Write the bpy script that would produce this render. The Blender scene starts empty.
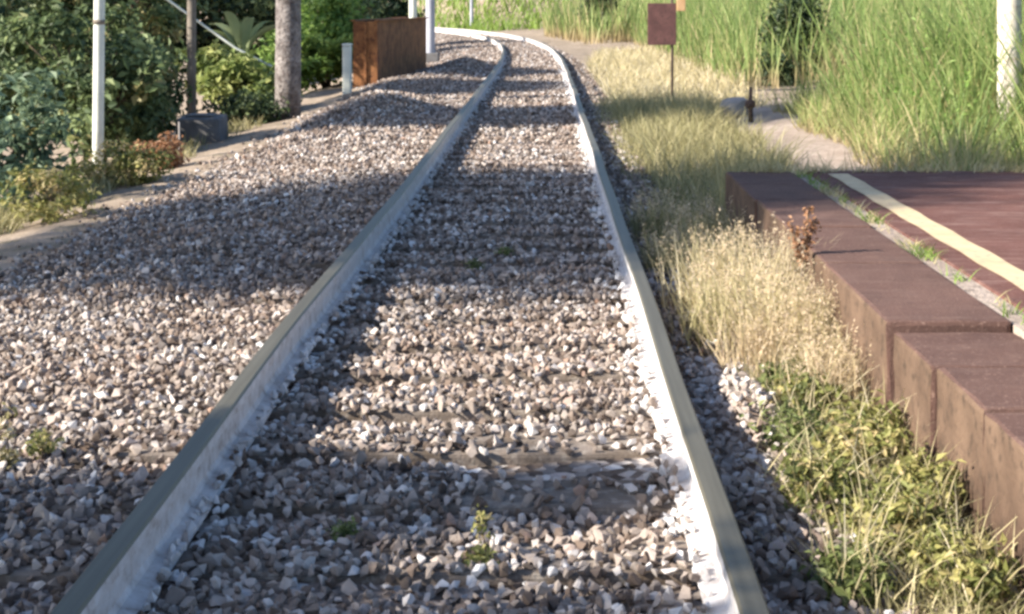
import bpy, bmesh, math, random
import numpy as np
from mathutils import Vector, Matrix

random.seed(7)
RNG = np.random.default_rng(11)
scene = bpy.context.scene
COL = scene.collection

# ------------------------------------------------------------------ camera
F_PX, VPX, HOR, CAM_H = 1500.0, 545.0, 5.0, 1.333      # focal length in px, vanishing point, eye height over rail top
cam_d = bpy.data.cameras.new('camera')
cam = bpy.data.objects.new('camera', cam_d)
COL.objects.link(cam)
cam.location = (0, 0, CAM_H)
cam.rotation_euler = (math.pi / 2, 0, 0)
cam_d.sensor_width = 36
cam_d.lens = 36 * F_PX / 1024
cam_d.shift_x = -(VPX - 512) / 1024
cam_d.shift_y = -(307 - HOR) / 1024
cam_d.clip_end = 2000
scene.camera = cam

# ------------------------------------------------------------------ light
SUN_EL, SUN_AZ = math.radians(31), math.radians(20)     # shadows run towards +x and a little +y
L = Vector((math.cos(SUN_EL) * math.cos(SUN_AZ), math.cos(SUN_EL) * math.sin(SUN_AZ), -math.sin(SUN_EL)))
sun_d = bpy.data.lights.new('sun', 'SUN')
sun_d.energy = 5.0
sun_d.angle = math.radians(0.6)
sun_d.color = (1.0, 0.92, 0.80)
sun = bpy.data.objects.new('sun', sun_d)
COL.objects.link(sun)
sun.rotation_euler = L.to_track_quat('-Z', 'Y').to_euler()
sun.location = (-20, -5, 15)
world = bpy.data.worlds.new('World')
scene.world = world
world.use_nodes = True
wn = world.node_tree
sky = wn.nodes.new('ShaderNodeTexSky')
sky.sky_type = 'NISHITA'
sky.sun_disc = False
sky.sun_elevation = SUN_EL
sky.ozone_density = 3.0
sky.sun_rotation = math.atan2(-L.x, -L.y)
bg = wn.nodes['Background']
wn.links.new(sky.outputs[0], bg.inputs[0])
bg.inputs[1].default_value = 0.088
vs = scene.view_settings
vs.view_transform = 'Standard'
vs.look = 'None'
vs.gamma = 1
vs.exposure = 1.5
vs.use_curve_mapping = False
scene.render.engine = 'CYCLES'
scene.cycles.use_denoising = True
scene.cycles.filter_width = 3.0
scene.cycles.max_bounces = 6


# ------------------------------------------------------------------ helpers
def lin(c):
    return tuple(((v / 255) / 12.92 if v <= 10 else ((v / 255 + 0.055) / 1.055) ** 2.4) for v in c)


def tag(o, label=None, cat=None, group=None, kind=None):
    if label: o['label'] = label
    if cat: o['category'] = cat
    if group: o['group'] = group
    if kind: o['kind'] = kind
    return o


def empty(name, loc=(0, 0, 0)):
    o = bpy.data.objects.new(name, None)
    o.empty_display_size = 0.2
    o.location = loc
    COL.objects.link(o)
    return o


def link(name, me, parent=None):
    o = bpy.data.objects.new(name, me)
    COL.objects.link(o)
    if parent is not None:
        o.parent = parent
        o.matrix_parent_inverse = Matrix.Translation(-Vector(parent.location))
    return o


def mesh_np(name, verts, faces, mat, parent=None, tint=None, hgt=None, smooth=False):
    """faces: (n,3) or (n,4) int array; tint / hgt: per-vertex floats."""
    me = bpy.data.meshes.new(name)
    verts = np.asarray(verts, dtype=np.float32)
    faces = np.asarray(faces, dtype=np.int32)
    k = faces.shape[1]
    me.vertices.add(len(verts))
    me.vertices.foreach_set('co', verts.ravel())
    me.loops.add(faces.size)
    me.loops.foreach_set('vertex_index', faces.ravel())
    me.polygons.add(len(faces))
    me.polygons.foreach_set('loop_start', np.arange(0, faces.size, k, dtype=np.int32))
    me.polygons.foreach_set('use_smooth', np.full(len(faces), smooth))
    me.update(calc_edges=True)
    for nm, arr in (('tint', tint), ('hgt', hgt)):
        if arr is not None:
            a = me.attributes.new(nm, 'FLOAT', 'POINT')
            a.data.foreach_set('value', np.asarray(arr, dtype=np.float32))
    me.materials.append(mat)
    return link(name, me, parent)


def bm_obj(name, bm, mat, parent=None, smooth=False):
    me = bpy.data.meshes.new(name)
    bm.normal_update()
    bm.to_mesh(me)
    bm.free()
    for p in me.polygons:
        p.use_smooth = smooth
    for m in (mat if isinstance(mat, (list, tuple)) else [mat]):
        me.materials.append(m)
    return link(name, me, parent)


def add_box(bm, x0, x1, y0, y1, z0, z1, bevel=0.0, jitter=0.0):
    vs_ = [bm.verts.new((x, y, z)) for z in (z0, z1) for y in (y0, y1) for x in (x0, x1)]
    for v in vs_:
        v.co += Vector([random.uniform(-jitter, jitter) for _ in range(3)])
    f = [(0, 2, 3, 1), (4, 5, 7, 6), (0, 1, 5, 4), (2, 6, 7, 3), (0, 4, 6, 2), (1, 3, 7, 5)]
    fs = [bm.faces.new([vs_[i] for i in q]) for q in f]
    if bevel:
        es = list({e for q in fs for e in q.edges})
        bmesh.ops.bevel(bm, geom=es, offset=bevel, segments=2, affect='EDGES', profile=0.6)
    return vs_


def tube_arrays(pts, radii, sides=8, seed=0, rough=0.0):
    r = np.random.default_rng(seed)
    pts = [Vector(p) for p in pts]
    V, Fc = [], []
    n = len(pts)
    for i, p in enumerate(pts):
        d = (pts[min(i + 1, n - 1)] - pts[max(i - 1, 0)]).normalized()
        u = d.cross(Vector((0.13, 0.97, 0.21))).normalized()
        w = d.cross(u)
        for k in range(sides):
            a = 2 * math.pi * k / sides
            rr = radii[i] * (1 + rough * r.normal())
            V.append(p + u * math.cos(a) * rr + w * math.sin(a) * rr)
    for i in range(n - 1):
        for k in range(sides):
            a, b = i * sides + k, i * sides + (k + 1) % sides
            Fc.append((a, b, b + sides, a + sides))
    return [tuple(v) for v in V], Fc, n, sides


def tubes(name, specs, mat, parent=None, sides=8, rough=0.0, smooth=True):
    V, Fc = [], []
    me = bpy.data.meshes.new(name)
    for j, (pts, radii) in enumerate(specs):
        v, f, n, s = tube_arrays(pts, radii, sides, j, rough)
        o = len(V)
        V += v
        Fc += [tuple(i + o for i in q) for q in f]
        Fc.append(tuple(o + i for i in range(s))[::-1])
        Fc.append(tuple(o + (n - 1) * s + i for i in range(s)))
    me.from_pydata(V, [], Fc)
    for p in me.polygons:
        p.use_smooth = smooth
    me.materials.append(mat)
    return link(name, me, parent)


def at(px, py, z):
    """ground point seen at a pixel, on the plane of height z"""
    Y = F_PX * (CAM_H - z) / (py - HOR)
    return (px - VPX) / F_PX * Y, Y


# ------------------------------------------------------------------ materials
def new_mat(name):
    m = bpy.data.materials.new(name)
    m.use_nodes = True
    nt = m.node_tree
    b = nt.nodes['Principled BSDF']
    return m, nt, b


def ramp(nt, fac, stops):
    r = nt.nodes.new('ShaderNodeValToRGB')
    cr = r.color_ramp
    while len(cr.elements) < len(stops):
        cr.elements.new(0.5)
    for e, (p, c) in zip(cr.elements, stops):
        e.position = p
        e.color = (*c, 1)
    nt.links.new(fac, r.inputs[0])
    return r.outputs[0]


def noise(nt, scale, detail=4, rough=0.55, vec=None):
    n = nt.nodes.new('ShaderNodeTexNoise')
    n.inputs['Scale'].default_value = scale
    n.inputs['Detail'].default_value = detail
    n.inputs['Roughness'].default_value = rough
    if vec is None:
        g = nt.nodes.new('ShaderNodeNewGeometry')
        vec = g.outputs['Position']
    nt.links.new(vec, n.inputs['Vector'])
    return n.outputs['Fac']


def mixc(nt, fac, a, b, mode='MIX'):
    m = nt.nodes.new('ShaderNodeMix')
    m.data_type = 'RGBA'
    m.blend_type = mode
    for sock, v in ((m.inputs[0], fac), (m.inputs[6], a), (m.inputs[7], b)):
        if isinstance(v, (int, float)):
            sock.default_value = v
        elif isinstance(v, tuple):
            sock.default_value = (*v, 1)
        else:
            nt.links.new(v, sock)
    return m.outputs[2]


def bump(nt, b, h, strength=0.4, dist=0.01):
    n = nt.nodes.new('ShaderNodeBump')
    n.inputs['Strength'].default_value = strength
    n.inputs['Distance'].default_value = dist
    nt.links.new(h, n.inputs['Height'])
    nt.links.new(n.outputs[0], b.inputs['Normal'])


def attr(nt, name):
    a = nt.nodes.new('ShaderNodeAttribute')
    a.attribute_name = name
    return a.outputs['Fac']


def rough_mat(name, c1, c2, scale=6, rough=0.9, bscale=60, bstr=0.5, c3=None, metallic=0.0, bdist=0.006):
    m, nt, b = new_mat(name)
    col = ramp(nt, noise(nt, scale, 6, 0.6), [(0.35, c1), (0.65, c2)])
    if c3:
        col = mixc(nt, ramp(nt, noise(nt, scale * 4.3, 5, 0.65), [(0.52, (0, 0, 0)), (0.66, (1, 1, 1))]), col, c3)
    nt.links.new(col, b.inputs['Base Color'])
    b.inputs['Roughness'].default_value = rough
    b.inputs['Metallic'].default_value = metallic
    b.inputs['Specular IOR Level'].default_value = 0.25
    bump(nt, b, noise(nt, bscale, 4), bstr, bdist)
    return m


STONE_STOPS = [(0.0, (0.04, 0.035, 0.032)), (0.14, (0.10, 0.074, 0.060)), (0.30, (0.18, 0.143, 0.12)), (0.45, (0.25, 0.22, 0.20)),
               (0.60, (0.33, 0.28, 0.245)), (0.76, (0.42, 0.36, 0.32)), (0.89, (0.52, 0.48, 0.45)), (0.95, (0.72, 0.71, 0.71)), (1.0, (0.27, 0.16, 0.11))]


def stone_mat(name, by_object):
    m, nt, b = new_mat(name)
    if by_object:
        oi = nt.nodes.new('ShaderNodeObjectInfo')
        fac = oi.outputs['Random']
    else:
        fac = attr(nt, 'tint')
    col = ramp(nt, fac, STONE_STOPS)
    # rusty dust lies in uneven patches
    dust = ramp(nt, noise(nt, 1.1, 3), [(0.38, (0.08, 0.08, 0.08)), (0.70, (0.50, 0.50, 0.50))])
    col = mixc(nt, dust, col, (0.29, 0.205, 0.155))
    col = mixc(nt, 0.35, col, ramp(nt, noise(nt, 55, 3), [(0.3, (0.45, 0.45, 0.45)), (0.7, (1, 1, 1))]), 'MULTIPLY')
    nt.links.new(col, b.inputs['Base Color'])
    b.inputs['Roughness'].default_value = 0.85
    b.inputs['Specular IOR Level'].default_value = 0.3
    bump(nt, b, noise(nt, 160, 3), 0.5, 0.002)
    return m


M_STONE = stone_mat('ballast_stone', False)
M_STONE_OBJ = stone_mat('ballast_stone_single', True)

# sheet under the stones: gritty, with stone-sized cells for the distance
m, nt, b = new_mat('ballast_sheet')
vor = nt.nodes.new('ShaderNodeTexVoronoi')
vor.inputs['Scale'].default_value = 22
g = nt.nodes.new('ShaderNodeNewGeometry')
nt.links.new(g.outputs['Position'], vor.inputs['Vector'])
sep = nt.nodes.new('ShaderNodeSeparateColor')
nt.links.new(vor.outputs['Color'], sep.inputs[0])
c_far = ramp(nt, sep.outputs[0], [(p, tuple(v * 0.85 for v in c)) for p, c in STONE_STOPS])
c_far = mixc(nt, ramp(nt, noise(nt, 1.1, 3), [(0.40, (0, 0, 0)), (0.72, (0.7, 0.7, 0.7))]), c_far, (0.20, 0.13, 0.09))
nt.links.new(c_far, b.inputs['Base Color'])
b.inputs['Roughness'].default_value = 0.95
b.inputs['Specular IOR Level'].default_value = 0.1
bump(nt, b, vor.outputs['Distance'], 1.0, 0.03)
M_BSHEET = m

M_GROUND = rough_mat('ground_soil', (0.20, 0.155, 0.115), (0.33, 0.26, 0.20), 1.6, 0.95, 30, 0.8, (0.14, 0.12, 0.07), bdist=0.02)
M_PATH = rough_mat('path_grit', (0.27, 0.21, 0.17), (0.38, 0.31, 0.26), 3.0, 0.95, 45, 0.9, (0.20, 0.16, 0.13), bdist=0.015)

# rail steel, worn top
m, nt, b = new_mat('rail_steel')
mp = nt.nodes.new('ShaderNodeMapping')
mp.inputs['Scale'].default_value = (40, 0.8, 40)
g = nt.nodes.new('ShaderNodeNewGeometry')
nt.links.new(g.outputs['Position'], mp.inputs['Vector'])
c = ramp(nt, noise(nt, 1.0, 5, 0.6, mp.outputs[0]), [(0.3, (0.065, 0.058, 0.040)), (0.7, (0.11, 0.10, 0.074))])
nt.links.new(c, b.inputs['Base Color'])
b.inputs['Metallic'].default_value = 0.15
b.inputs['Roughness'].default_value = 0.5
b.inputs['Specular IOR Level'].default_value = 0.35
M_STEEL = m
# white limewash on the sides of the rails, dirty towards the foot
m, nt, b = new_mat('rail_white_paint')
n1 = noise(nt, 14, 6, 0.65)
c = ramp(nt, n1, [(0.30, (0.26, 0.21, 0.18)), (0.45, (0.46, 0.43, 0.42)), (0.65, (0.56, 0.54, 0.54))])
c = mixc(nt, ramp(nt, noise(nt, 70, 4), [(0.55, (0, 0, 0)), (0.75, (0.5, 0.5, 0.5))]), c, (0.33, 0.24, 0.17))
nt.links.new(c, b.inputs['Base Color'])
b.inputs['Roughness'].default_value = 0.75
bump(nt, b, noise(nt, 120, 3), 0.4, 0.002)
M_WHITE = m
M_SLEEPER = rough_mat('sleeper_wood', (0.10, 0.075, 0.055), (0.20, 0.165, 0.14), 5, 0.9, 80, 0.7, (0.27, 0.235, 0.20))
# reddish platform
def red_mat(name, dark, light, streak):
    m, nt, b = new_mat(name)
    c = ramp(nt, noise(nt, 2.2, 6, 0.65), [(0.3, dark), (0.7, light)])
    mp = nt.nodes.new('ShaderNodeMapping')
    mp.inputs['Scale'].default_value = (3, 14, 3)
    g = nt.nodes.new('ShaderNodeNewGeometry')
    nt.links.new(g.outputs['Position'], mp.inputs['Vector'])
    s = ramp(nt, noise(nt, 1.0, 6, 0.75, mp.outputs[0]), [(0.50, (0, 0, 0)), (0.68, (0.8, 0.8, 0.8))])
    c = mixc(nt, s, c, streak)
    sp = ramp(nt, noise(nt, 85, 3, 0.6), [(0.58, (0, 0, 0)), (0.70, (0.55, 0.55, 0.55))])
    c = mixc(nt, sp, c, (0.30, 0.20, 0.16))
    dk = ramp(nt, noise(nt, 9, 5, 0.7), [(0.60, (0, 0, 0)), (0.75, (0.6, 0.6, 0.6))])
    c = mixc(nt, dk, c, (0.07, 0.035, 0.03))
    nt.links.new(c, b.inputs['Base Color'])
    b.inputs['Roughness'].default_value = 0.9
    b.inputs['Specular IOR Level'].default_value = 0.15
    bump(nt, b, noise(nt, 70, 5, 0.7), 0.6, 0.006)
    return m
M_KERB = red_mat('red_kerb', (0.088, 0.050, 0.041), (0.125, 0.072, 0.058), (0.145, 0.092, 0.075))
M_PAVE = red_mat('red_paving', (0.085, 0.038, 0.031), (0.14, 0.066, 0.054), (0.22, 0.14, 0.12))
M_FACE = rough_mat('kerb_face', (0.080, 0.050, 0.034), (0.135, 0.088, 0.060), 4, 0.95, 60, 0.7, (0.06, 0.04, 0.028))
M_LINE = rough_mat('line_paint', (0.46, 0.36, 0.215), (0.54, 0.44, 0.28), 5, 0.8, 90, 0.4, (0.40, 0.28, 0.20))
M_CONC_P = rough_mat('pale_concrete', (0.50, 0.52, 0.46), (0.64, 0.66, 0.60), 2.5, 0.85, 50, 0.3)
M_CREAM = rough_mat('cream_pole', (0.52, 0.46, 0.38), (0.64, 0.58, 0.49), 2.5, 0.85, 50, 0.3, (0.40, 0.33, 0.26))
M_POLE_GREY = rough_mat('weathered_pole', (0.10, 0.085, 0.08), (0.30, 0.27, 0.255), 5.0, 0.95, 18, 1.0, (0.07, 0.05, 0.045), bdist=0.05)
M_POLE_BROWN = rough_mat('brown_pole', (0.12, 0.10, 0.08), (0.21, 0.18, 0.15), 3, 0.9, 40, 0.5)
M_GREYPAINT = rough_mat('blue_grey_post', (0.30, 0.31, 0.36), (0.38, 0.39, 0.44), 3, 0.7, 40, 0.2)
M_BLOCK = rough_mat('grey_block', (0.10, 0.095, 0.095), (0.17, 0.165, 0.165), 4, 0.95, 40, 0.6)
M_RUST = rough_mat('rust', (0.13, 0.050, 0.022), (0.30, 0.135, 0.055), 3.5, 0.9, 50, 0.6, (0.07, 0.03, 0.02))
M_SIGNBACK = rough_mat('sign_back', (0.095, 0.045, 0.042), (0.14, 0.066, 0.06), 6, 0.8, 50, 0.2, (0.07, 0.04, 0.035))
M_DARKIRON = rough_mat('dark_iron', (0.05, 0.035, 0.03), (0.09, 0.06, 0.05), 20, 0.8, 80, 0.4)
M_BARK = rough_mat('bark', (0.07, 0.055, 0.04), (0.14, 0.11, 0.085), 5, 0.95, 30, 0.9, bdist=0.02)
M_ROCK = rough_mat('grey_rock', (0.23, 0.21, 0.20), (0.33, 0.30, 0.28), 6, 0.95, 40, 0.8)


def leaf_mat(name, stops, trans=0.35, dry=None, rough=0.55):
    """stops over the per-leaf 'tint'; dry=(colour, lo, hi): blades keep that colour up to the height attr."""
    m, nt, b = new_mat(name)
    col = ramp(nt, attr(nt, 'tint'), stops)
    if dry:
        f = ramp(nt, attr(nt, 'hgt'), [(dry[1], (1, 1, 1)), (dry[2], (0, 0, 0))])
        col = mixc(nt, f, col, dry[0])
    nt.links.new(col, b.inputs['Base Color'])
    b.inputs['Roughness'].default_value = rough
    b.inputs['Specular IOR Level'].default_value = 0.3
    t = nt.nodes.new('ShaderNodeBsdfTranslucent')
    nt.links.new(col, t.inputs['Color'])
    mx = nt.nodes.new('ShaderNodeMixShader')
    mx.inputs[0].default_value = trans
    nt.links.new(b.outputs[0], mx.inputs[1])
    nt.links.new(t.outputs[0], mx.inputs[2])
    nt.links.new(mx.outputs[0], nt.nodes['Material Output'].inputs['Surface'])
    return m


M_LEAF_BLUE = leaf_mat('leaf_blue_green', [(0, (0.04, 0.075, 0.045)), (0.5, (0.13, 0.19, 0.115)), (1, (0.27, 0.35, 0.22))])
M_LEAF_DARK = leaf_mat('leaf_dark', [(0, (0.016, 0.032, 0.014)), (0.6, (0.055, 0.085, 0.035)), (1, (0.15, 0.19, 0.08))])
M_LEAF_MID = leaf_mat('leaf_mid', [(0, (0.035, 0.06, 0.025)), (0.5, (0.12, 0.165, 0.07)), (0.9, (0.24, 0.30, 0.13)), (1, (0.32, 0.29, 0.13))])
M_LEAF_BRIGHT = leaf_mat('leaf_bright', [(0, (0.07, 0.105, 0.025)), (0.5, (0.20, 0.25, 0.07)), (1, (0.38, 0.40, 0.15))])
M_LEAF_FROND = leaf_mat('leaf_frond', [(0, (0.07, 0.13, 0.025)), (0.5, (0.14, 0.24, 0.05)), (1, (0.26, 0.36, 0.09))])
M_LEAF_BROAD = leaf_mat('leaf_broad', [(0, (0.15, 0.20, 0.07)), (1, (0.32, 0.37, 0.19))])
M_LEAF_WEED = leaf_mat('leaf_weed', [(0, (0.10, 0.115, 0.035)), (0.4, (0.22, 0.23, 0.07)), (0.8, (0.38, 0.34, 0.13)), (1, (0.48, 0.38, 0.20))])
M_LEAF_GREEN = leaf_mat('leaf_green', [(0, (0.08, 0.105, 0.03)), (1, (0.21, 0.24, 0.085))])
M_LEAF_RUST = leaf_mat('leaf_rust', [(0, (0.20, 0.09, 0.04)), (1, (0.36, 0.20, 0.11))], 0.2)
M_GRASS_TALL = leaf_mat('grass_tall', [(0, (0.11, 0.175, 0.045)), (0.5, (0.19, 0.27, 0.08)), (0.8, (0.30, 0.34, 0.12)), (1, (0.47, 0.39, 0.21))],
                        0.4, ((0.36, 0.28, 0.15), 0.10, 0.46))
M_GRASS_STRAW = leaf_mat('grass_straw', [(0, (0.24, 0.21, 0.09)), (0.35, (0.42, 0.36, 0.19)), (0.8, (0.58, 0.50, 0.31)), (1, (0.66, 0.59, 0.43))], 0.35)
M_GRASS_VERGE = leaf_mat('grass_verge', [(0, (0.17, 0.165, 0.07)), (0.5, (0.33, 0.30, 0.145)), (1, (0.54, 0.47, 0.28))], 0.35)
M_GRASS_PINK = leaf_mat('grass_pinkish', [(0, (0.34, 0.26, 0.14)), (0.5, (0.50, 0.40, 0.25)), (1, (0.62, 0.50, 0.37))], 0.3)
M_GRASS_LAWN = leaf_mat('grass_far', [(0, (0.11, 0.19, 0.03)), (1, (0.24, 0.33, 0.07))], 0.35)


# ------------------------------------------------------------------ terrain
def sstep(x, a, b_):
    t = np.clip((x - a) / (b_ - a), 0, 1)
    return t * t * (3 - 2 * t)


TC0 = -0.29


def track_x(Y):
    """centre line: straight, then a transition into a left-hand curve"""
    Y = np.asarray(Y, dtype=float)
    t = np.clip(Y - 25, 0, 62)
    x = TC0 - 2.56e-5 * t ** 3
    e = np.clip(Y - 87, 0, None)
    return x - 0.295 * e - 0.00475 * e ** 2


def bumps(X, Y):
    return (0.5 * np.sin(X * 2.1 + 0.7 * Y + 1.3) + 0.5 * np.sin(1.37 * Y - X * 0.9) + 0.35 * np.sin(4.3 * X + 2.9 * Y) + 0.3 * np.sin(5.1 * Y - 3.3 * X + 2))


def ground_z(X, Y):
    X = np.asarray(X, dtype=float)
    Y = np.asarray(Y, dtype=float)
    d = X - track_x(Y)
    z = np.full(np.broadcast(X, Y).shape, -0.235)
    z = z - 0.13 * sstep(d, -1.5, -3.3)*0 - 0.13 * (1 - sstep(d, -3.3, -1.5))
    z = z - 0.12 * (1 - sstep(d, -4.2, -3.3)) - 0.55 * (1 - sstep(d, -6.5, -4.2)) - 1.7 * (1 - sstep(d, -14, -6.0))
    z = z + (0.10 * sstep(d, 2.5, 4.2) + 1.1 * sstep(d, 3.8, 16)) * sstep(Y, 11, 15)
    # ballast tipped in heaps on the left
    for cx, cy, a, sx, sy in ((-2.45, 21.4, 0.30, 0.75, 2.0), (-1.9, 34.5, 0.26, 0.65, 3.5), (-2.9, 29.5, 0.16, 0.8, 2.5)):
        z = z + a * np.exp(-((X - cx) / sx) ** 2 - ((Y - cy) / sy) ** 2)
    z = z + 0.012 * bumps(X, Y) * (1 - np.exp(-(d / 1.4) ** 4))
    # far bank behind the curve
    z = z + 2.2 * sstep(Y, 86, 101) * sstep(d, 2.2, 7)
    z = z + 0.5 * sstep(Y, 70, 100) * (1 - sstep(d, -8, -2.5))
    return z


def grid_sheet(name, xs, ys, zfun, mat, parent=None, keep=None):
    Xg, Yg = np.meshgrid(xs, ys)
    Zg = zfun(Xg, Yg)
    V = np.stack([Xg, Yg, Zg], -1).reshape(-1, 3)
    nx, ny = len(xs), len(ys)
    i = (np.arange(ny - 1)[:, None] * nx + np.arange(nx - 1)[None]).ravel()
    Fq = np.stack([i, i + 1, i + nx + 1, i + nx], -1)
    if keep is not None:
        c = V[Fq].mean(1)
        Fq = Fq[keep(c[:, 0], c[:, 1])]
    return mesh_np(name, V, Fq, mat, parent, smooth=True)


def stretch(a, b_, step, grow, far):
    v = list(np.arange(a, b_, step))
    s = step
    while v[-1] < far:
        s *= grow
        v.append(v[-1] + s)
    s = step
    w = [a]
    while w[-1] > -far:
        s *= grow
        w.append(w[-1] - s)
    return np.array(w[:0:-1] + v)


ground = grid_sheet('ground', stretch(-16, 16, 0.25, 1.3, 600), stretch(0, 110, 0.5, 1.3, 900), ground_z, M_GROUND)
tag(ground, 'brown earth ground under the weeds and shrubs', 'ground', kind='structure')

# ballast bed follows the track
DL, DR = -3.25, 1.25
ts = np.linspace(0, 1, 36)
ys = np.concatenate([np.arange(1.0, 40, 0.3), np.arange(40, 118, 0.8)])
Tg, Yg = np.meshgrid(ts, ys)
Dg = DL + (DR - DL) * Tg
Xg = track_x(Yg) + Dg


def ballast_z(X, Y):
    X = np.asarray(X, dtype=float)
    d = X - track_x(Y)
    edge = sstep(d, DL, DL + 0.5) * (1 - sstep(d, DR - 0.22, DR))
    heap = 0.11 * np.exp(-((X - 0.76) / 0.11) ** 2 - ((np.asarray(Y) - 5.5) / 0.45) ** 2)
    return ground_z(X, Y) + heap + 0.035 * edge - 0.012 * (1 - edge) + 0.014 * bumps(X * 1.7, Y * 1.3) * edge


V = np.stack([Xg, Yg, ballast_z(Xg, Yg)], -1).reshape(-1, 3)
nx, ny = len(ts), len(ys)
i = (np.arange(ny - 1)[:, None] * nx + np.arange(nx - 1)[None]).ravel()
ballast = mesh_np('ballast_bed', V, np.stack([i, i + 1, i + nx + 1, i + nx], -1), M_BSHEET, smooth=True)
tag(ballast, 'bed of pale and brown ballast stones around the track', 'ballast', kind='structure')

# gritty path behind the platform, bending off to the right
pt = np.linspace(0, 1, 14)
py_ = np.linspace(10.9, 27, 50)
Tg, Yg = np.meshgrid(pt, py_)
Xc = 2.72 + 0.9 * sstep(Yg, 17, 24) + 6 * sstep(Yg, 22.0, 29)
Xg = Xc + (Tg - 0.5) * (1.25 - 0.25 * sstep(Yg, 14, 20) + 0.12 * np.sin(Yg * 1.9))
V = np.stack([Xg, Yg, ground_z(Xg, Yg) + 0.012 + 0.02 * np.sin(Tg * math.pi)], -1).reshape(-1, 3)
i = (np.arange(49)[:, None] * 14 + np.arange(13)[None]).ravel()
path = mesh_np('path', V, np.stack([i, i + 1, i + 15, i + 14], -1), M_PATH, smooth=True)
tag(path, 'pale gritty footpath beyond the end of the platform', 'path', kind='structure')

# ------------------------------------------------------------------ the track
track = tag(empty('railway_track', (TC0, 4, -0.24)), 'single railway track with white limewashed rails curving away to the left', 'railway track')
PROFILE = [(-0.027, 0.0), (0.027, 0.0), (0.034, -0.008), (0.035, -0.036), (0.012, -0.046), (0.0085, -0.062), (0.0085, -0.128), (0.018, -0.144),
           (0.064, -0.155), (0.067, -0.168), (-0.067, -0.168), (-0.064, -0.155), (-0.018, -0.144), (-0.0085, -0.128), (-0.0085, -0.062), (-0.012, -0.046),
           (-0.035, -0.036), (-0.034, -0.008)]
STEEL_SEG = {0, 1, 17}
rail_y = np.concatenate([np.arange(0.5, 40, 0.5), np.arange(40, 119, 1.0)])


def make_rail(off):
    me = bpy.data.meshes.new('rail')
    Vv, Ff, Mi = [], [], []
    n = len(PROFILE)
    for j, Y in enumerate(rail_y):
        dx = float(track_x(Y + 0.05) - track_x(Y - 0.05)) / 0.1
        c_, s_ = 1 / math.hypot(1, dx), dx / math.hypot(1, dx)
        wob = 0.004 * math.sin(Y * 0.8 + off * 3) + 0.003 * math.sin(Y * 1.9 + off) - (0.035 * math.exp(-((Y - 6.2) / 2.6) ** 2) if off < 0 else 0)
        for (px, pz) in PROFILE:
            o = off + px + wob
            Vv.append((float(track_x(Y)) + o * c_, Y - o * s_, pz + 0.004 * math.sin(Y * 0.55 + off)))
    for j in range(len(rail_y) - 1):
        for k in range(n):
            a, b_ = j * n + k, j * n + (k + 1) % n
            Ff.append((a, a + n, b_ + n, b_))
            Mi.append(0 if k in STEEL_SEG else 1)
    Ff.append(tuple(range(n)))
    Mi.append(1)
    Ff.append(tuple((len(rail_y) - 1) * n + k for k in range(n))[::-1])
    Mi.append(1)
    me.from_pydata(Vv, [], Ff)
    me.materials.append(M_STEEL)
    me.materials.append(M_WHITE)
    me.polygons.foreach_set('material_index', Mi)
    bm_ = bmesh.new()
    bm_.from_mesh(me)
    bmesh.ops.recalc_face_normals(bm_, faces=bm_.faces)
    bm_.to_mesh(me)
    bm_.free()
    return link('rail', me, track)


for off in (-0.7535, 0.7535):
    make_rail(off)

bm = bmesh.new()
add_box(bm, -1.2, 1.2, -0.125, 0.125, -0.13, 0, bevel=0.012)
for v in bm.verts:
    v.co += Vector((random.uniform(-1, 1), random.uniform(-1, 1), random.uniform(-1, 1))) * 0.003
sl_me = bpy.data.meshes.new('sleeper')
bm.to_mesh(sl_me)
bm.free()
sl_me.materials.append(M_SLEEPER)
SLEEPERS = [3.03 + 0.53 * k for k in range(0, 150)]
for Y in SLEEPERS:
    o = link('sleeper', sl_me, track)
    dx = float(track_x(Y + 0.05) - track_x(Y - 0.05)) / 0.1
    o.matrix_parent_inverse = Matrix.Identity(4)
    o.location = Vector((float(track_x(Y)), Y, -0.1705)) - Vector(track.location)
    o.rotation_euler = (0, 0, -math.atan(dx) + random.uniform(-0.008, 0.008))

# ------------------------------------------------------------------ ballast stones
def hull_stone(seed, npts=11):
    r = np.random.default_rng(seed)
    bm_ = bmesh.new()
    p = r.normal(size=(npts, 3))
    p /= np.linalg.norm(p, axis=1)[:, None]
    p *= r.uniform(0.8, 1.1, size=(npts, 1))
    p *= np.array([1.0, r.uniform(0.7, 0.95), r.uniform(0.5, 0.8)])
    for q in p:
        bm_.verts.new(q)
    res = bmesh.ops.convex_hull(bm_, input=bm_.verts)
    dead = [g_ for g_ in res.get('geom_interior', []) + res.get('geom_unused', []) if isinstance(g_, bmesh.types.BMVert)]
    if dead:
        bmesh.ops.delete(bm_, geom=list(set(dead)), context='VERTS')
    bmesh.ops.recalc_face_normals(bm_, faces=bm_.faces)
    bm_.verts.index_update()
    v = np.array([x.co[:] for x in bm_.verts])
    f = np.array([[x.index for x in fc.verts] for fc in bm_.faces])
    bm_.free()
    return v, f


STONES = [hull_stone(100 + k, 12 if k < 8 else 9) for k in range(14)]


def rand_rot(n, rng, tilt=math.pi):
    """random rotation matrices"""
    q = rng.normal(size=(n, 4))
    q /= np.linalg.norm(q, axis=1)[:, None]
    w, x, y, z = q.T
    return np.stack([np.stack([1 - 2 * (y * y + z * z), 2 * (x * y - z * w), 2 * (x * z + y * w)], -1),
                     np.stack([2 * (x * y + z * w), 1 - 2 * (x * x + z * z), 2 * (y * z - x * w)], -1),
                     np.stack([2 * (x * z - y * w), 2 * (y * z + x * w), 1 - 2 * (x * x + y * y)], -1)], 1)


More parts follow.
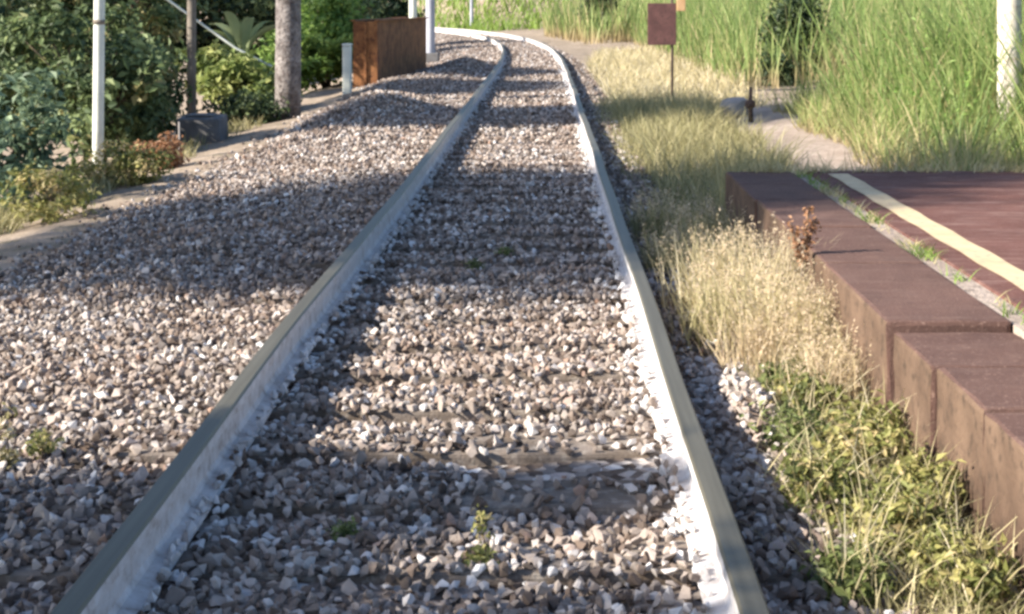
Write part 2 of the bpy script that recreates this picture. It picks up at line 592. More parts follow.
def scatter(y0, y1, x0, x1, sp, rng):
    nx_, ny_ = int((x1 - x0) / sp), int((y1 - y0) / sp)
    gx, gy = np.meshgrid((np.arange(nx_) + 0.5) / nx_, (np.arange(ny_) + 0.5) / ny_)
    gx = x0 + (x1 - x0) * gx.ravel() + rng.uniform(-0.5, 0.5, gx.size) * sp
    gy = y0 + (y1 - y0) * gy.ravel() + rng.uniform(-0.5, 0.5, gy.size) * sp
    return gx, gy


sx_l, sy_l, sr_l = [], [], []
for y0, y1, sp, r0, r1 in ((2.6, 9.0, 0.0325, 0.0155, 0.031), (9.0, 16.0, 0.040, 0.019, 0.034), (16, 30, 0.062, 0.026, 0.042), (30, 52, 0.10, 0.03, 0.05), (52, 95, 0.19, 0.035, 0.06)):
    gx, gy = scatter(y0, y1, DL - 0.25, DR + 0.1, sp, RNG)
    X = gx + track_x(gy)
    keep = np.abs(X + 0.0) < gy * 0.48 + 1.1                        # the part of the bed near enough to the view
    d = gx
    pden = sstep(d, DL - 0.25, DL + 0.75)
    keep &= RNG.uniform(size=len(d)) < np.clip(pden * 1.05, 0, 1)
    keep &= RNG.uniform(size=len(d)) < np.where(d > 1.0, 0.7, 1)
    sx_l.append(X[keep]); sy_l.append(gy[keep])
    rr = r0 + (r1 - r0) * RNG.beta(1.6, 2.2, keep.sum())
    big = RNG.uniform(size=keep.sum()) < 0.02
    rr = np.where(big, rr * 1.35, rr)
    sr_l.append(rr)
SX, SY, SR = map(np.concatenate, (sx_l, sy_l, sr_l))
SD = SX - track_x(SY)
SZ = ballast_z(SX, SY) + SR * 0.35 + np.where(RNG.uniform(size=len(SX)) < 0.28, RNG.uniform(0.008, 0.028, len(SX)), 0)
# sleeper tops carry fewer stones, two are half bare
ph = np.abs((SY - 3.03) / 0.53 - np.round((SY - 3.03) / 0.53)) * 0.53
on_sl = (ph < 0.125 + SR * 0.6) & (np.abs(SD) < 1.2) & (SY < 60)
SZ = np.where(on_sl, np.maximum(SZ, -0.170 + SR * 0.42), SZ)
drop = on_sl & (RNG.uniform(size=len(SX)) < 0.07)
drop |= on_sl & (SY > 4.25) & (SY < 5.4) & (SD > 0.05) & (SD < 0.62) & (RNG.uniform(size=len(SX)) < 0.58)
lowzone = (~on_sl) & (SY > 4.70) & (SY < 5.05) & (SD > 0.0) & (SD < 0.66)
SZ = np.where(lowzone, SZ - 0.045, SZ)
# rails: keep the head and web clear, let some stones lie on the foot
dr = np.where(SD < 0, np.abs(SD + 0.7535 + 0.035 * np.exp(-((SY - 6.2) / 2.6) ** 2)), np.abs(SD - 0.7535))
drop |= dr < 0.026 + SR
onfoot = (dr < 0.067 + SR * 0.8)
drop |= onfoot & (RNG.uniform(size=len(SX)) < 0.30)
SZ = np.where(onfoot & ~drop, np.maximum(SZ, -0.152 + SR * 0.5), SZ)
k = ~drop
SX, SY, SR, SZ, SD = SX[k], SY[k], SR[k], SZ[k], SD[k]
N = len(SX)
R_ = rand_rot(N, RNG)
KIND = RNG.integers(0, len(STONES), N)
TINT = RNG.uniform(size=N)
TINT = np.where((SD > 0.86) & (np.abs(SY - 5.5) < 0.9), np.clip(0.6 + 0.4 * TINT, 0, 0.96), TINT)
inner = np.where(SD < 0, SD + 0.7535, 0.7535 - SD)              # whitewash splashed on the stones along the inner side of the rails
wash = (inner > 0) & (RNG.uniform(size=N) < 0.75 * (1 - sstep(dr[k], 0.055, 0.16)))
TINT = np.where(wash, 0.95, TINT)
PXx = VPX + F_PX * SX / SY
PYy = HOR + F_PX * (CAM_H - SZ) / SY
vis = ~wash & (PXx > 4) & (PXx < 1020) & (PYy > 10) & (PYy < 608)
score = np.where(vis, SR / SY, 0)
top300 = np.argsort(-score)[:300]
is_top = np.zeros(N, bool)
is_top[top300] = True

stone_me = []
for kk, (v, f) in enumerate(STONES):
    me = bpy.data.meshes.new('stone')
    me.from_pydata(v.tolist(), [], f.tolist())
    me.materials.append(M_STONE_OBJ)
    stone_me.append(me)
for j in top300:
    o = link('stone', stone_me[KIND[j]], ballast)
    mtx = Matrix(R_[j].tolist()).to_4x4()
    o.matrix_basis = Matrix.Translation((SX[j], SY[j], SZ[j])) @ mtx @ Matrix.Scale(SR[j], 4)
Vs, Fs, Ts, off_ = [], [], [], 0
for kk, (v, f) in enumerate(STONES):
    idx = np.where((KIND == kk) & ~is_top)[0]
    vv = np.einsum('nij,vj->nvi', R_[idx], v) * SR[idx][:, None, None] + np.stack([SX[idx], SY[idx], SZ[idx]], -1)[:, None]
    ff = f[None] + (np.arange(len(idx)) * len(v))[:, None, None] + off_
    Vs.append(vv.reshape(-1, 3)); Fs.append(ff.reshape(-1, 3)); Ts.append(np.repeat(TINT[idx], len(v)))
    off_ += len(idx) * len(v)
gravel = mesh_np('ballast_gravel', np.concatenate(Vs), np.concatenate(Fs), M_STONE, ballast, tint=np.concatenate(Ts))
gravel['kind'] = 'stuff'

# ------------------------------------------------------------------ platform
PZ, PX0, PX1, PYE = 0.19, 1.235, 1.69, 10.28
plat = tag(empty('station_platform', (PX0, 6, -0.24)), 'low reddish platform with kerb slabs and a pale painted edge line', 'platform')
edges = [0.65, 1.7, 2.76, 3.82, 4.36, 4.88, 5.42, 6.66, 7.72, 8.78, 9.55, PYE]
for j in range(len(edges) - 1):
    a, b_ = edges[j], edges[j + 1]
    gap = 0.022 if abs(b_ - 5.42) < 0.01 else 0.006
    dz = random.uniform(-0.006, 0.006) - (0.034 if a < 5.4 else 0)
    bm = bmesh.new()
    ox = random.uniform(-0.008, 0.008) + (0 if a > 5.4 else 0.022 if a > 4.8 else 0.030 if a > 4.3 else 0.036)
    add_box(bm, PX0 + ox, PX1, a + 0.004, b_ - gap, -0.30, PZ + dz, bevel=0.016)
    bmesh.ops.subdivide_edges(bm, edges=[e for e in bm.edges if e.calc_length() > 0.2], cuts=4, use_grid_fill=True)
    for v in bm.verts:
        v.co += Vector((random.uniform(-1, 1), random.uniform(-1, 1) * 0.4, random.uniform(-1, 1) * 0.3)) * 0.0045
    bm.normal_update()
    for f in bm.faces:
        f.material_index = 1 if f.normal.x < -0.6 else 0
    bm_obj('kerb_slab', bm, [M_KERB, M_FACE], plat, smooth=False)
bm = bmesh.new()
add_box(bm, PX1 + 0.006, 1.80, 0.65, PYE - 0.05, -0.3, PZ - 0.014)
bm_obj('earth_joint', bm, M_PATH, plat)
bm = bmesh.new()
add_box(bm, 1.802, 5.6, 0.65, PYE + 0.1, -0.3, PZ - 0.004, bevel=0.01)
bm_obj('paving', bm, M_PAVE, plat)
lx = np.linspace(1.918, 2.055, 4)
ly = np.linspace(0.7, PYE - 0.12, 60)
Xg, Yg = np.meshgrid(lx, ly)
Xg = Xg + np.where(np.isin(np.arange(4), (0, 3))[None], 0.006 * np.sin(Yg * 9 + Xg * 50), 0)
V = np.stack([Xg, Yg, np.full(Xg.shape, PZ + 0.001)], -1).reshape(-1, 3)
i = (np.arange(59)[:, None] * 4 + np.arange(3)[None]).ravel()
mesh_np('edge_line', V, np.stack([i, i + 1, i + 5, i + 4], -1), M_LINE, plat)


# ------------------------------------------------------------------ vegetation builders
def blades(P, H, W, lean, rng, tint, bend=0.35, segs=3, az=None):
    """tapered, curved blades standing at points P; returns verts, tris, tint, height attr"""
    n = len(P)
    a = rng.uniform(0, 2 * math.pi, n) if az is None else az
    dirv = np.stack([np.cos(a), np.sin(a), np.zeros(n)], -1)
    b2 = rng.uniform(0, 2 * math.pi, n)
    side = np.stack([np.cos(b2), np.sin(b2), np.zeros(n)], -1)
    rows = []
    for s in range(segs + 1):
        t = s / segs
        out = (lean * t + bend * lean * 1.6 * t ** 2.4)
        c = P + dirv * (H * out)[:, None] + np.array([0, 0, 1.0]) * (H * (t - 0.28 * np.minimum(lean, 1) * t ** 3))[:, None]
        w = W * (1 - t) ** 0.6 * 0.5
        if s < segs:
            rows += [c - side * w[:, None], c + side * w[:, None]]
        else:
            rows += [c]
    nv = 2 * segs + 1
    Vv = np.stack(rows, 1).reshape(-1, 3)
    tr = []
    for s in range(segs - 1):
        o = 2 * s
        tr += [(o, o + 1, o + 3), (o, o + 3, o + 2)]
    o = 2 * (segs - 1)
    tr.append((o, o + 1, o + 2))
    tr = np.array(tr)
    Ff = (tr[None] + (np.arange(n) * nv)[:, None, None]).reshape(-1, 3)
    hh = np.array([s / segs for s in range(segs) for _ in (0, 1)] + [1.0])
    return Vv, Ff, np.repeat(tint, nv), np.tile(hh, n)


def leaves(P, Nrm, length, width, rng, tint):
    """folded diamond leaves at P facing roughly Nrm"""
    n = len(P)
    t = rng.normal(size=(n, 3))
    t -= (t * Nrm).sum(1)[:, None] * Nrm
    t /= np.linalg.norm(t, axis=1)[:, None] + 1e-9
    s = np.cross(Nrm, t)
    length = np.asarray(length)[:, None]
    width = np.asarray(width)[:, None]
    v0 = P
    v1 = P + t * length * 0.45 + s * width * 0.5 + Nrm * width * 0.16
    v2 = P + t * length - Nrm * length * 0.12
    v3 = P + t * length * 0.45 - s * width * 0.5 + Nrm * width * 0.16
    Vv = np.stack([v0, v1, v2, v3], 1).reshape(-1, 3)
    tr = np.array([(0, 1, 2), (0, 2, 3)])
    Ff = (tr[None] + (np.arange(n) * 4)[:, None, None]).reshape(-1, 3)
    return Vv, Ff, np.repeat(tint, 4)


def crown_points(c, r, n_cl, per, cl_r, rng, shell=0.55, flat=0.7):
    """leaf positions and normals in clumps through an ellipsoid"""
    u = rng.normal(size=(n_cl, 3))
    u /= np.linalg.norm(u, axis=1)[:, None]
    rad = shell + (1 - shell) * rng.uniform(size=(n_cl, 1)) ** 0.7
    rad *= rng.uniform(0.72, 1.12, size=(n_cl, 1))
    cc = np.array(c) + u * rad * np.array(r)
    cr = cl_r * rng.uniform(0.6, 1.3, n_cl)
    g_ = rng.normal(size=(n_cl, per, 3)) * 0.5
    P = cc[:, None] + g_ * cr[:, None, None] * np.array([1, 1, flat])
    Nn = g_ * 0.5 + u[:, None] * 0.45 + rng.normal(size=(n_cl, per, 3)) * 0.55 + np.array([0, 0, 0.45])
    Nn /= np.linalg.norm(Nn, axis=2)[..., None]
    tc = np.clip(rng.normal(0.5, 0.30, (n_cl, 1)) + rng.normal(0, 0.16, (n_cl, per)), 0, 1)
    return P.reshape(-1, 3), Nn.reshape(-1, 3), tc.ravel(), cc


def make_tree(name, label, cat, base, crowns, mat, leaf, seed, trunk_r=0.06, group=None, bark=None, trunk_top=None, n_stems=1):
    """crowns: list of (centre, radii, clumps, leaves per clump, clump radius)"""
    rng = np.random.default_rng(seed)
    root = tag(empty(name, base), label, cat, group)
    V, Fc, T, o, ccs = [], [], [], 0, []
    for c, r, ncl, per, clr in crowns:
        P, Nn, tc, cc = crown_points(c, r, ncl, per, clr, rng)
        gz = ground_z(P[:, 0], P[:, 1]) + 0.02
        P[:, 2] = np.maximum(P[:, 2], gz)
        ln = leaf * rng.uniform(0.6, 1.35, len(P))
        v, f, t = leaves(P, Nn, ln, ln * rng.uniform(0.42, 0.62, len(P)), rng, tc)
        V.append(v); Fc.append(f + o); T.append(t)
        o += len(v)
        ccs.append((np.array(c), cc))
    specs = []
    B = Vector(base)
    for j, (c, cc) in enumerate(ccs):
        C = Vector(c)
        mid = B.lerp(C, 0.5) + Vector(rng.normal(size=3) * 0.05 * (C - B).length)
        specs.append(([B - Vector((0, 0, 0.1)), B.lerp(mid, 0.5), mid, mid.lerp(C, 0.6), C],
                      [trunk_r * 1.25, trunk_r, trunk_r * 0.85, trunk_r * 0.65, trunk_r * 0.4]))
        for q in cc[rng.permutation(len(cc))[:16]]:
            Q = Vector(q)
            st = mid.lerp(C, rng.uniform(0.1, 0.9))
            m_ = st.lerp(Q, 0.5) + Vector(rng.normal(size=3) * 0.06 * (Q - st).length)
            specs.append(([st, m_, Q], [trunk_r * 0.38, trunk_r * 0.24, trunk_r * 0.10]))
    tubes('trunk', specs, bark or M_BARK, root, 7, 0.06)
    mesh_np('crown', np.concatenate(V), np.concatenate(Fc), mat, root, tint=np.concatenate(T))
    return root


def grass_obj(name, label, cat, mat, parts, kind='stuff', parent=None, group=None):
    V, Fc, T, Hh, o = [], [], [], [], 0
    for v, f, t, h in parts:
        V.append(v); Fc.append(f + o); T.append(t); Hh.append(h)
        o += len(v)
    ob = mesh_np(name, np.concatenate(V), np.concatenate(Fc), mat, parent, tint=np.concatenate(T), hgt=np.concatenate(Hh))
    if parent is None:
        tag(ob, label, cat, group, kind)
    return ob


def gz1(x, y):
    return float(ground_z(np.array([x]), np.array([y]))[0])


def tuft_pts(cx, cy, n, spread, rng, zf=ground_z, ysc=1.0):
    x = cx + rng.normal(size=n) * spread
    y = cy + rng.normal(size=n) * spread * ysc
    return np.stack([x, y, zf(x, y) - 0.01], -1)


# ------------------------------------------------------------------ trees whose shade crosses the track (left, outside the picture)
def sunward(tx, ty, x):
    """the point at that x on the line from a spot on the ground towards the sun"""
    t = (tx - x) / L.x
    return (x, ty - L.y * t, -0.18 - L.z * t)


def shade_tree(seed, label, crowns):
    """crowns: (shaded spot x, y, crown x, radii, clumps, clump radius)"""
    cr = [(sunward(tx, ty, x), rad, ncl, 55, clr) for tx, ty, x, rad, ncl, clr in crowns]
    x, y, _ = cr[0][0]
    make_tree('roadside_tree', label, 'tree', (x, y, gz1(x, y)), cr, M_LEAF_MID, 0.17, seed, 0.13)


shade_tree(21, 'leafy tree left of the ballast, beside the bare lit ballast', [(0.1, 10.75, -14.0, (3.4, 2.75, 2.1), 460, 0.6), (2.2, 11.7, -13.2, (1.6, 1.95, 1.1), 220, 0.5)])
shade_tree(22, 'tall leafy tree low on the slope, shading the track past the platform', [(0.6, 20.4, -14.0, (3.0, 1.65, 1.7), 280, 0.6)])
shade_tree(24, 'tall leafy tree on the slope whose crown shades the heap by the thick pole', [(-1.7, 27.3, -14.0, (1.5, 2.1, 1.0), 200, 0.55)])
shade_tree(25, 'tall leafy tree on the slope level with the rusty steel box', [(-1.7, 33.0, -14.0, (1.5, 2.5, 1.0), 200, 0.55)])
shade_tree(23, 'small leafy tree on the bank nearest the shaded foreground stones',
           [(-2.0, 3.95, -7.2, (1.1, 0.80, 0.8), 75, 0.5), (-0.45, 4.62, -6.9, (0.7, 0.12, 0.32), 24, 0.22), (-0.4, 3.1, -6.8, (0.7, 0.65, 0.5), 45, 0.4)])

# ------------------------------------------------------------------ left-hand vegetation in view
make_tree('leafy_bush', 'blue-green bush at the foot of the bank, in front of the pale thin pole', 'bush', (-5.0, 13.4, gz1(-5.0, 13.4)),
          [((-5.0, 13.4, 0.05), (0.75, 0.7, 0.66), 60, 48, 0.19), ((-5.8, 14.0, 0.3), (0.7, 0.7, 0.80), 52, 48, 0.20)], M_LEAF_BLUE, 0.105, 31, 0.03)
make_tree('leafy_bush', 'mid-green leafy bush between the pale thin pole and the brown pole', 'bush', (-5.5, 18.6, gz1(-5.5, 18.6)),
          [((-5.35, 18.6, 0.2), (0.75, 0.8, 0.75), 62, 45, 0.20), ((-6.2, 19.2, 0.5), (0.8, 0.8, 0.85), 56, 45, 0.22)], M_LEAF_MID, 0.135, 32, 0.035)
make_tree('leafy_bush', 'dark leafy bush behind the pale thin pole', 'bush', (-7.3, 20.5, gz1(-7.3, 20.5)),
          [((-7.3, 20.5, 0.35), (1.0, 1.0, 1.1), 75, 45, 0.25), ((-8.5, 20.8, 0.6), (1.0, 1.0, 1.3), 70, 45, 0.26)], M_LEAF_MID, 0.16, 33, 0.05)
make_tree('leafy_bush', 'rounded green bush right behind the dark grey concrete block', 'bush', (-6.1, 22.3, gz1(-6.1, 22.3)),
          [((-6.1, 22.3, 0.1), (0.75, 0.6, 0.85), 66, 45, 0.22), ((-6.9, 23.5, 0.3), (0.7, 0.6, 0.9), 56, 45, 0.24)], M_LEAF_MID, 0.14, 39, 0.035)
make_tree('deciduous_tree', 'green tree rising behind the brown pole', 'tree', (-8.6, 30, gz1(-8.6, 30)),
          [((-8.6, 30, 1.4), (1.8, 1.6, 2.0), 130, 50, 0.36)], M_LEAF_MID, 0.20, 34, 0.10)
make_tree('deciduous_tree', 'green tree standing behind the blue-green bush', 'tree', (-11.2, 27, gz1(-11.2, 27)),
          [((-11.2, 27, 1.1), (2.0, 1.6, 2.2), 130, 50, 0.38)], M_LEAF_MID, 0.20, 35, 0.10)
make_tree('leafy_bush', 'bright yellow-green shrub beside the thick weathered pole', 'bush', (-5.0, 25.2, gz1(-5.0, 25.2)),
          [((-4.95, 25.2, -0.05), (0.75, 0.7, 0.55), 55, 42, 0.19), ((-5.7, 26.0, 0.2), (0.6, 0.6, 0.5), 40, 42, 0.19)], M_LEAF_BRIGHT, 0.15, 36, 0.03)
make_tree('leafy_bush', 'dark green low bush under the thick weathered pole', 'bush', (-4.45, 22.6, gz1(-4.45, 22.6)),
          [((-4.5, 22.7, -0.25), (0.55, 0.5, 0.28), 40, 36, 0.2)], M_LEAF_DARK, 0.09, 37, 0.02)
make_tree('deciduous_tree', 'bright green tree with arching fronds behind the rusty steel box', 'tree', (-5.0, 34.5, gz1(-5.0, 34.5)),
          [((-4.95, 34.5, 0.65), (0.85, 0.9, 1.05), 100, 42, 0.34), ((-5.6, 33.6, 0.2), (0.7, 0.8, 0.8), 60, 42, 0.32)], M_LEAF_FROND, 0.15, 38, 0.06)
wall_trees = [(-22, 44, 'M', 'dark tree of the wood behind, standing farthest to the left of the rails'), (-17.5, 46, 'D', 'dark tree of the wood behind the brown pole and pale pole'),
              (-13.5, 45, 'D', 'dark tree of the wood directly behind the brown pole'), (-10.5, 48, 'D', 'dark tree of the wood behind the thick weathered pole'),
              (-8.6, 53, 'M', 'green tree of the wood behind the white marker post'), (-7.6, 60, 'D', 'dark green tree of the wood behind the rusty steel box')]
for j, (x, y, kd, lb) in enumerate(wall_trees):
    make_tree('deciduous_tree', lb, 'tree', (x, y, gz1(x, y)), [((x, y, 1.2), (2.6, 1.8, 2.9), 210, 46, 0.65)],
              M_LEAF_DARK if kd == 'D' else M_LEAF_MID, 0.26, 50 + j, 0.14, group='trees of the wood')
make_tree('deciduous_tree', 'yellow-green tree far off beyond the curve, left of the slim far post', 'tree', (-9.5, 128, gz1(-9.5, 128)),
          [((-9.5, 128, 2.0), (3.0, 2.0, 2.6), 140, 40, 0.9)], M_LEAF_BRIGHT, 0.4, 60, 0.16)
make_tree('deciduous_tree', 'dark tree far off beyond the curve, behind the slim far post', 'tree', (-5.8, 134, gz1(-5.8, 134)),
          [((-5.8, 134, 2.4), (3.2, 2.0, 3.4), 160, 40, 0.9)], M_LEAF_DARK, 0.4, 61, 0.16)
make_tree('deciduous_tree', 'dark tree far off between the posts behind the rusty box', 'tree', (-14.5, 126, gz1(-14.5, 126)),
          [((-14.5, 126, 2.4), (3.4, 2.0, 3.4), 160, 40, 0.9)], M_LEAF_DARK, 0.4, 62, 0.16)
make_tree('leafy_bush', 'dark upright bush on the far grassy bank right of the track', 'bush', (2.4, 66, gz1(2.4, 66)),
          [((2.4, 66, 0.9), (0.65, 0.8, 1.4), 80, 40, 0.4)], M_LEAF_DARK, 0.2, 63, 0.07)

make_tree('leafy_bush', 'dark green shrub added to stand in for the shaded notch where the path bends into the tall grass', 'bush', (4.6, 28.4, gz1(4.6, 28.4)),
          [((4.75, 28.6, 0.75), (0.55, 0.5, 1.0), 80, 40, 0.26), ((4.2, 27.2, -0.02), (0.32, 0.35, 0.42), 36, 36, 0.2)], M_LEAF_DARK, 0.13, 64, 0.04)  # added shrub; its dark leaves stand in for shade in the grass notch

# plant with broad pale leaves next to the thick pole
rng = np.random.default_rng(70)
bp = tag(empty('broad_leaf_plant', (-5.45, 27.0, gz1(-5.45, 27))), 'plant with long broad pale green leaves left of the thick pole', 'plant')
for j in range(11):
    a = rng.uniform(0, 2 * math.pi)
    ln, up, wd = rng.uniform(0.8, 1.25), rng.uniform(0.8, 1.4), rng.uniform(0.16, 0.25)
    d0 = np.array([math.cos(a), math.sin(a) * 0.6, 0])
    sd = np.array([-math.sin(a), math.cos(a), 0])
    b0 = np.array([-5.45, 27.0, gz1(-5.45, 27) + 1.05]) + d0 * 0.05
    Vv, Ff = [], []
    for s in range(9):
        t = s / 8
        c_ = b0 + d0 * ln * (t ** 1.25) * 0.8 + np.array([0, 0, up * (1.35 * t - 0.72 * t * t)])
        w = wd * math.sin(math.pi * min(1, 0.06 + t * 0.94)) ** 0.7 * (1 if t > 0.15 else 0.3)
        Vv += [c_ - sd * w / 2 + np.array([0, 0, w * 0.22]), c_, c_ + sd * w / 2 + np.array([0, 0, w * 0.22])]
        if s:
            o = 3 * s
            Ff += [(o - 3, o - 2, o + 1, o), (o - 2, o - 1, o + 2, o + 1)]
    mesh_np('leaf', Vv, Ff, M_LEAF_BROAD, bp, tint=np.full(len(Vv), rng.uniform()), smooth=True)
tubes('stem', [([(-5.45, 27, gz1(-5.45, 27) - 0.1), (-5.44, 27, gz1(-5.45, 27) + 0.7), (-5.45, 27, gz1(-5.45, 27) + 1.15)], [0.07, 0.06, 0.03])], M_BARK, bp)

# arching fronds of the bright tree
rng = np.random.default_rng(71)
parts = []
for j in range(26):
    a = rng.uniform(0, 2 * math.pi)
    x, y = -5.0 + rng.normal() * 0.5, 33.4 + rng.normal() * 0.3
    P = np.repeat(np.array([[x, y, rng.uniform(-0.2, 0.6)]]), 60, 0)
    t = np.linspace(0.05, 1, 60)
    ln = rng.uniform(0.7, 1.3)
    P[:, 0] += math.cos(a) * ln * t
    P[:, 1] += math.sin(a) * ln * t * 0.5
    P[:, 2] += ln * (0.9 * t - 0.75 * t * t)
    Nn = np.tile(np.array([0, -0.3, 0.95]), (60, 1)) + rng.normal(size=(60, 3)) * 0.3
    Nn /= np.linalg.norm(Nn, axis=1)[:, None]
    v, f, tt = leaves(P, Nn, np.full(60, 0.24), np.full(60, 0.06), rng, np.full(60, rng.uniform(0.4, 1)))
    parts.append((v, f, tt, np.zeros(len(tt))))
fern = tag(empty('fern_clump', (-5.0, 33.4, gz1(-5, 33.4))), 'yellow-green clump of arching fronds left of the white marker post', 'plant')
grass_obj('fronds', None, None, M_LEAF_FROND, parts, parent=fern)

# yellow weeds on the verge below the bushes
rng = np.random.default_rng(72)
parts, lp = [], []
for j in range(120):
    y = rng.uniform(9.5, 16.5) if j < 95 else rng.uniform(16.5, 22)
    x = float(track_x(y)) - 3.95 - abs(rng.normal()) * 0.25
    n = 26
    P = tuft_pts(x, y, n, 0.09, rng)
    parts.append(blades(P, rng.uniform(0.08, 0.26, n), np.full(n, 0.014), rng.uniform(0.15, 0.8, n), rng, np.clip(rng.normal(rng.uniform(0.2, 0.8), 0.15, n), 0, 1)))
grass_obj('verge_weeds', 'yellowish weeds and grass along the foot of the left bank', 'weeds', M_GRASS_VERGE, parts)
spots = [((-3.95, 12.0), 0.30, 'yellow-green leafy weed in front of the blue-green bush', M_LEAF_WEED), ((-4.35, 14.9), 0.30, 'yellowish leafy weed at the foot of the pale thin pole', M_LEAF_WEED),
         ((-3.9, 14.6), 0.22, 'low yellow weed on the ballast edge near the pale thin pole', M_LEAF_WEED), ((-4.15, 16.2), 0.26, 'brownish weed between the pale pole and the grey block', M_LEAF_RUST)]
for j, ((x, y), r, lb, mt) in enumerate(spots):
    z = gz1(x, y)
    make_tree('leafy_weed', lb, 'weed', (x, y, z), [((x, y, z + r * 0.7), (r * 1.3, r, r * 0.8), 34, 26, 0.11)], mt, 0.06, 80 + j, 0.008)

# ------------------------------------------------------------------ poles, posts, boxes on the left
def pole(name, label, x, y, top, r0, r1, mat, sides=14, cat='pole', lean=(0, 0), rough=0.0):
    z = gz1(x, y) - 0.2
    pts = [(x + lean[0] * t, y + lean[1] * t, z + (top - z) * t) for t in np.linspace(0, 1, 9)]
    root = tag(empty(name, (x, y, gz1(x, y))), label, cat)
    tubes('shaft', [(pts, list(np.linspace(r0, r1, 9)))], mat, root, sides, rough)
    return root


p1 = pole('utility_pole', 'slim pale painted pole standing in the bushes', -4.98, 16.7, 4.6, 0.062, 0.055, M_CONC_P, lean=(0.05, 0))
tubes('band', [([(-4.965, 16.7, 1.12), (-4.964, 16.7, 1.17)], [0.066, 0.066])], M_POLE_BROWN, p1, 14)
p2 = pole('utility_pole', 'thin brown weathered pole behind the grey block', -5.63, 23.9, 4.2, 0.078, 0.062, M_POLE_BROWN, rough=0.02)
p3 = pole('utility_pole', 'thick mottled grey weathered pole beside the ballast heap', -3.92, 22.9, 6.0, 0.20, 0.16, M_POLE_GREY, 18, rough=0.025)
# slanting pale stay rod of the thin brown pole
stay = tag(empty('stay_rod', (-4.3, 25.6, gz1(-4.3, 25.6))), 'pale slanting stay rod crossing the thin brown pole', 'rod')
tubes('rod', [([(-4.2, 25.6, 0.05), (-5.29, 25.6, 0.60), (-6.45, 25.6, 1.43), (-9.0, 25.6, 3.25)], [0.022] * 4)], M_CONC_P, stay, 8)
tubes('anchor', [([(-4.2, 25.6, gz1(-4.2, 25.6) - 0.15), (-4.2, 25.6, 0.08)], [0.03, 0.03])], M_DARKIRON, stay, 8)

bm = bmesh.new()
add_box(bm, -4.86, -4.28, 19.7, 20.3, -0.85, -0.15, bevel=0.04, jitter=0.02)
blk = bm_obj('concrete_block', bm, M_BLOCK)
tag(blk, 'dark grey concrete block at the foot of the thin brown pole', 'block')
bm = bmesh.new()
add_box(bm, -4.76, -4.40, 19.82, 20.18, -0.148, -0.12, bevel=0.008)
lidp = bm_obj('cover_plate', bm, M_BLOCK, blk)
mk = tag(empty('marker_stake', (-4.32, 17.75, gz1(-4.32, 17.75))), 'thin grey stake in front of the grey block', 'stake')
tubes('stake', [([(-4.32, 17.75, -0.7), (-4.33, 17.75, -0.05)], [0.012, 0.010])], M_ROCK, mk, 6)

# white marker post
wp = tag(empty('marker_post', (-3.72, 28.2, -0.3)), 'short white marker post beside the rusty steel box', 'post')
bm = bmesh.new()
vs_ = add_box(bm, -3.80, -3.64, 28.12, 28.28, -0.45, 0.56, bevel=0.02)
bm_obj('post', bm, M_CONC_P, wp)
bm = bmesh.new()
add_box(bm, -3.81, -3.63, 28.11, 28.29, 0.562, 0.61, bevel=0.02)
bm_obj('cap', bm, M_CONC_P, wp)

# rusty steel box: open-topped, plates with ribs
rb = tag(empty('rusty_steel_box', (-3.4, 31, -0.3)), 'long open rusty brown steel box beside the ballast heaps', 'box')
ang = math.atan2(0.42, 7.0)
BX, BY, BW, BL_, BZ0, BZ1 = -3.42, 30.6, 0.50, 7.2, -0.35, 1.0


def box_pt(u, v):                       # u across (to the left), v along
    return (BX - u * math.cos(ang) + v * math.sin(ang), BY + v * math.cos(ang) + u * math.sin(ang))


def box_part(name, u0, u1, v0, v1, z0, z1, mat, bevel=0.006):
    bm_ = bmesh.new()
    vv = add_box(bm_, u0, u1, v0, v1, z0, z1, bevel=bevel)
    for q in bm_.verts:
        x, y = box_pt(q.co.x, q.co.y)
        q.co.x, q.co.y = x, y
    bmesh.ops.recalc_face_normals(bm_, faces=bm_.faces)
    return bm_obj(name, bm_, mat, rb)


box_part('side_plate', 0.0, 0.02, 0.022, BL_ - 0.022, BZ0, BZ1, M_RUST)
box_part('side_plate', BW - 0.02, BW, 0.022, BL_ - 0.022, BZ0, BZ1, M_RUST)
box_part('end_plate', 0.0, BW, 0.0, 0.02, BZ0, BZ1 - 0.003, M_RUST)
box_part('end_plate', 0.0, BW, BL_ - 0.02, BL_, BZ0, BZ1 - 0.003, M_RUST)
box_part('floor_plate', 0.022, BW - 0.022, 0.022, BL_ - 0.022, BZ0 + 0.1, BZ0 + 0.12, M_RUST)
box_part('rim', -0.05, 0.06, -0.03, BL_ + 0.03, BZ1 + 0.001, BZ1 + 0.03, M_RUST)
box_part('rim', BW - 0.06, BW + 0.05, -0.03, BL_ + 0.03, BZ1 + 0.001, BZ1 + 0.03, M_RUST)
for u in (0.22,):
    box_part('rib', u, u + 0.05, -0.04, -0.002, BZ0, BZ1 - 0.006, M_RUST)

pole('signal_post', 'pale round post standing behind the rusty steel box', -4.05, 46.0, 3.2, 0.13, 0.12, M_CONC_P, cat='post')
q2 = pole('signal_post', 'blue-grey post at the far end of the rusty steel box', -3.25, 42.5, 3.2, 0.135, 0.13, M_GREYPAINT, cat='post')
bm = bmesh.new()
add_box(bm, -3.50, -3.00, 42.25, 42.75, -0.5, -0.02, bevel=0.03)
bm_obj('footing', bm, M_BLOCK, q2)
pole('signal_post', 'slim far grey post by the curve of the track', -4.5, 92.0, 3.6, 0.11, 0.10, M_GREYPAINT, cat='post')

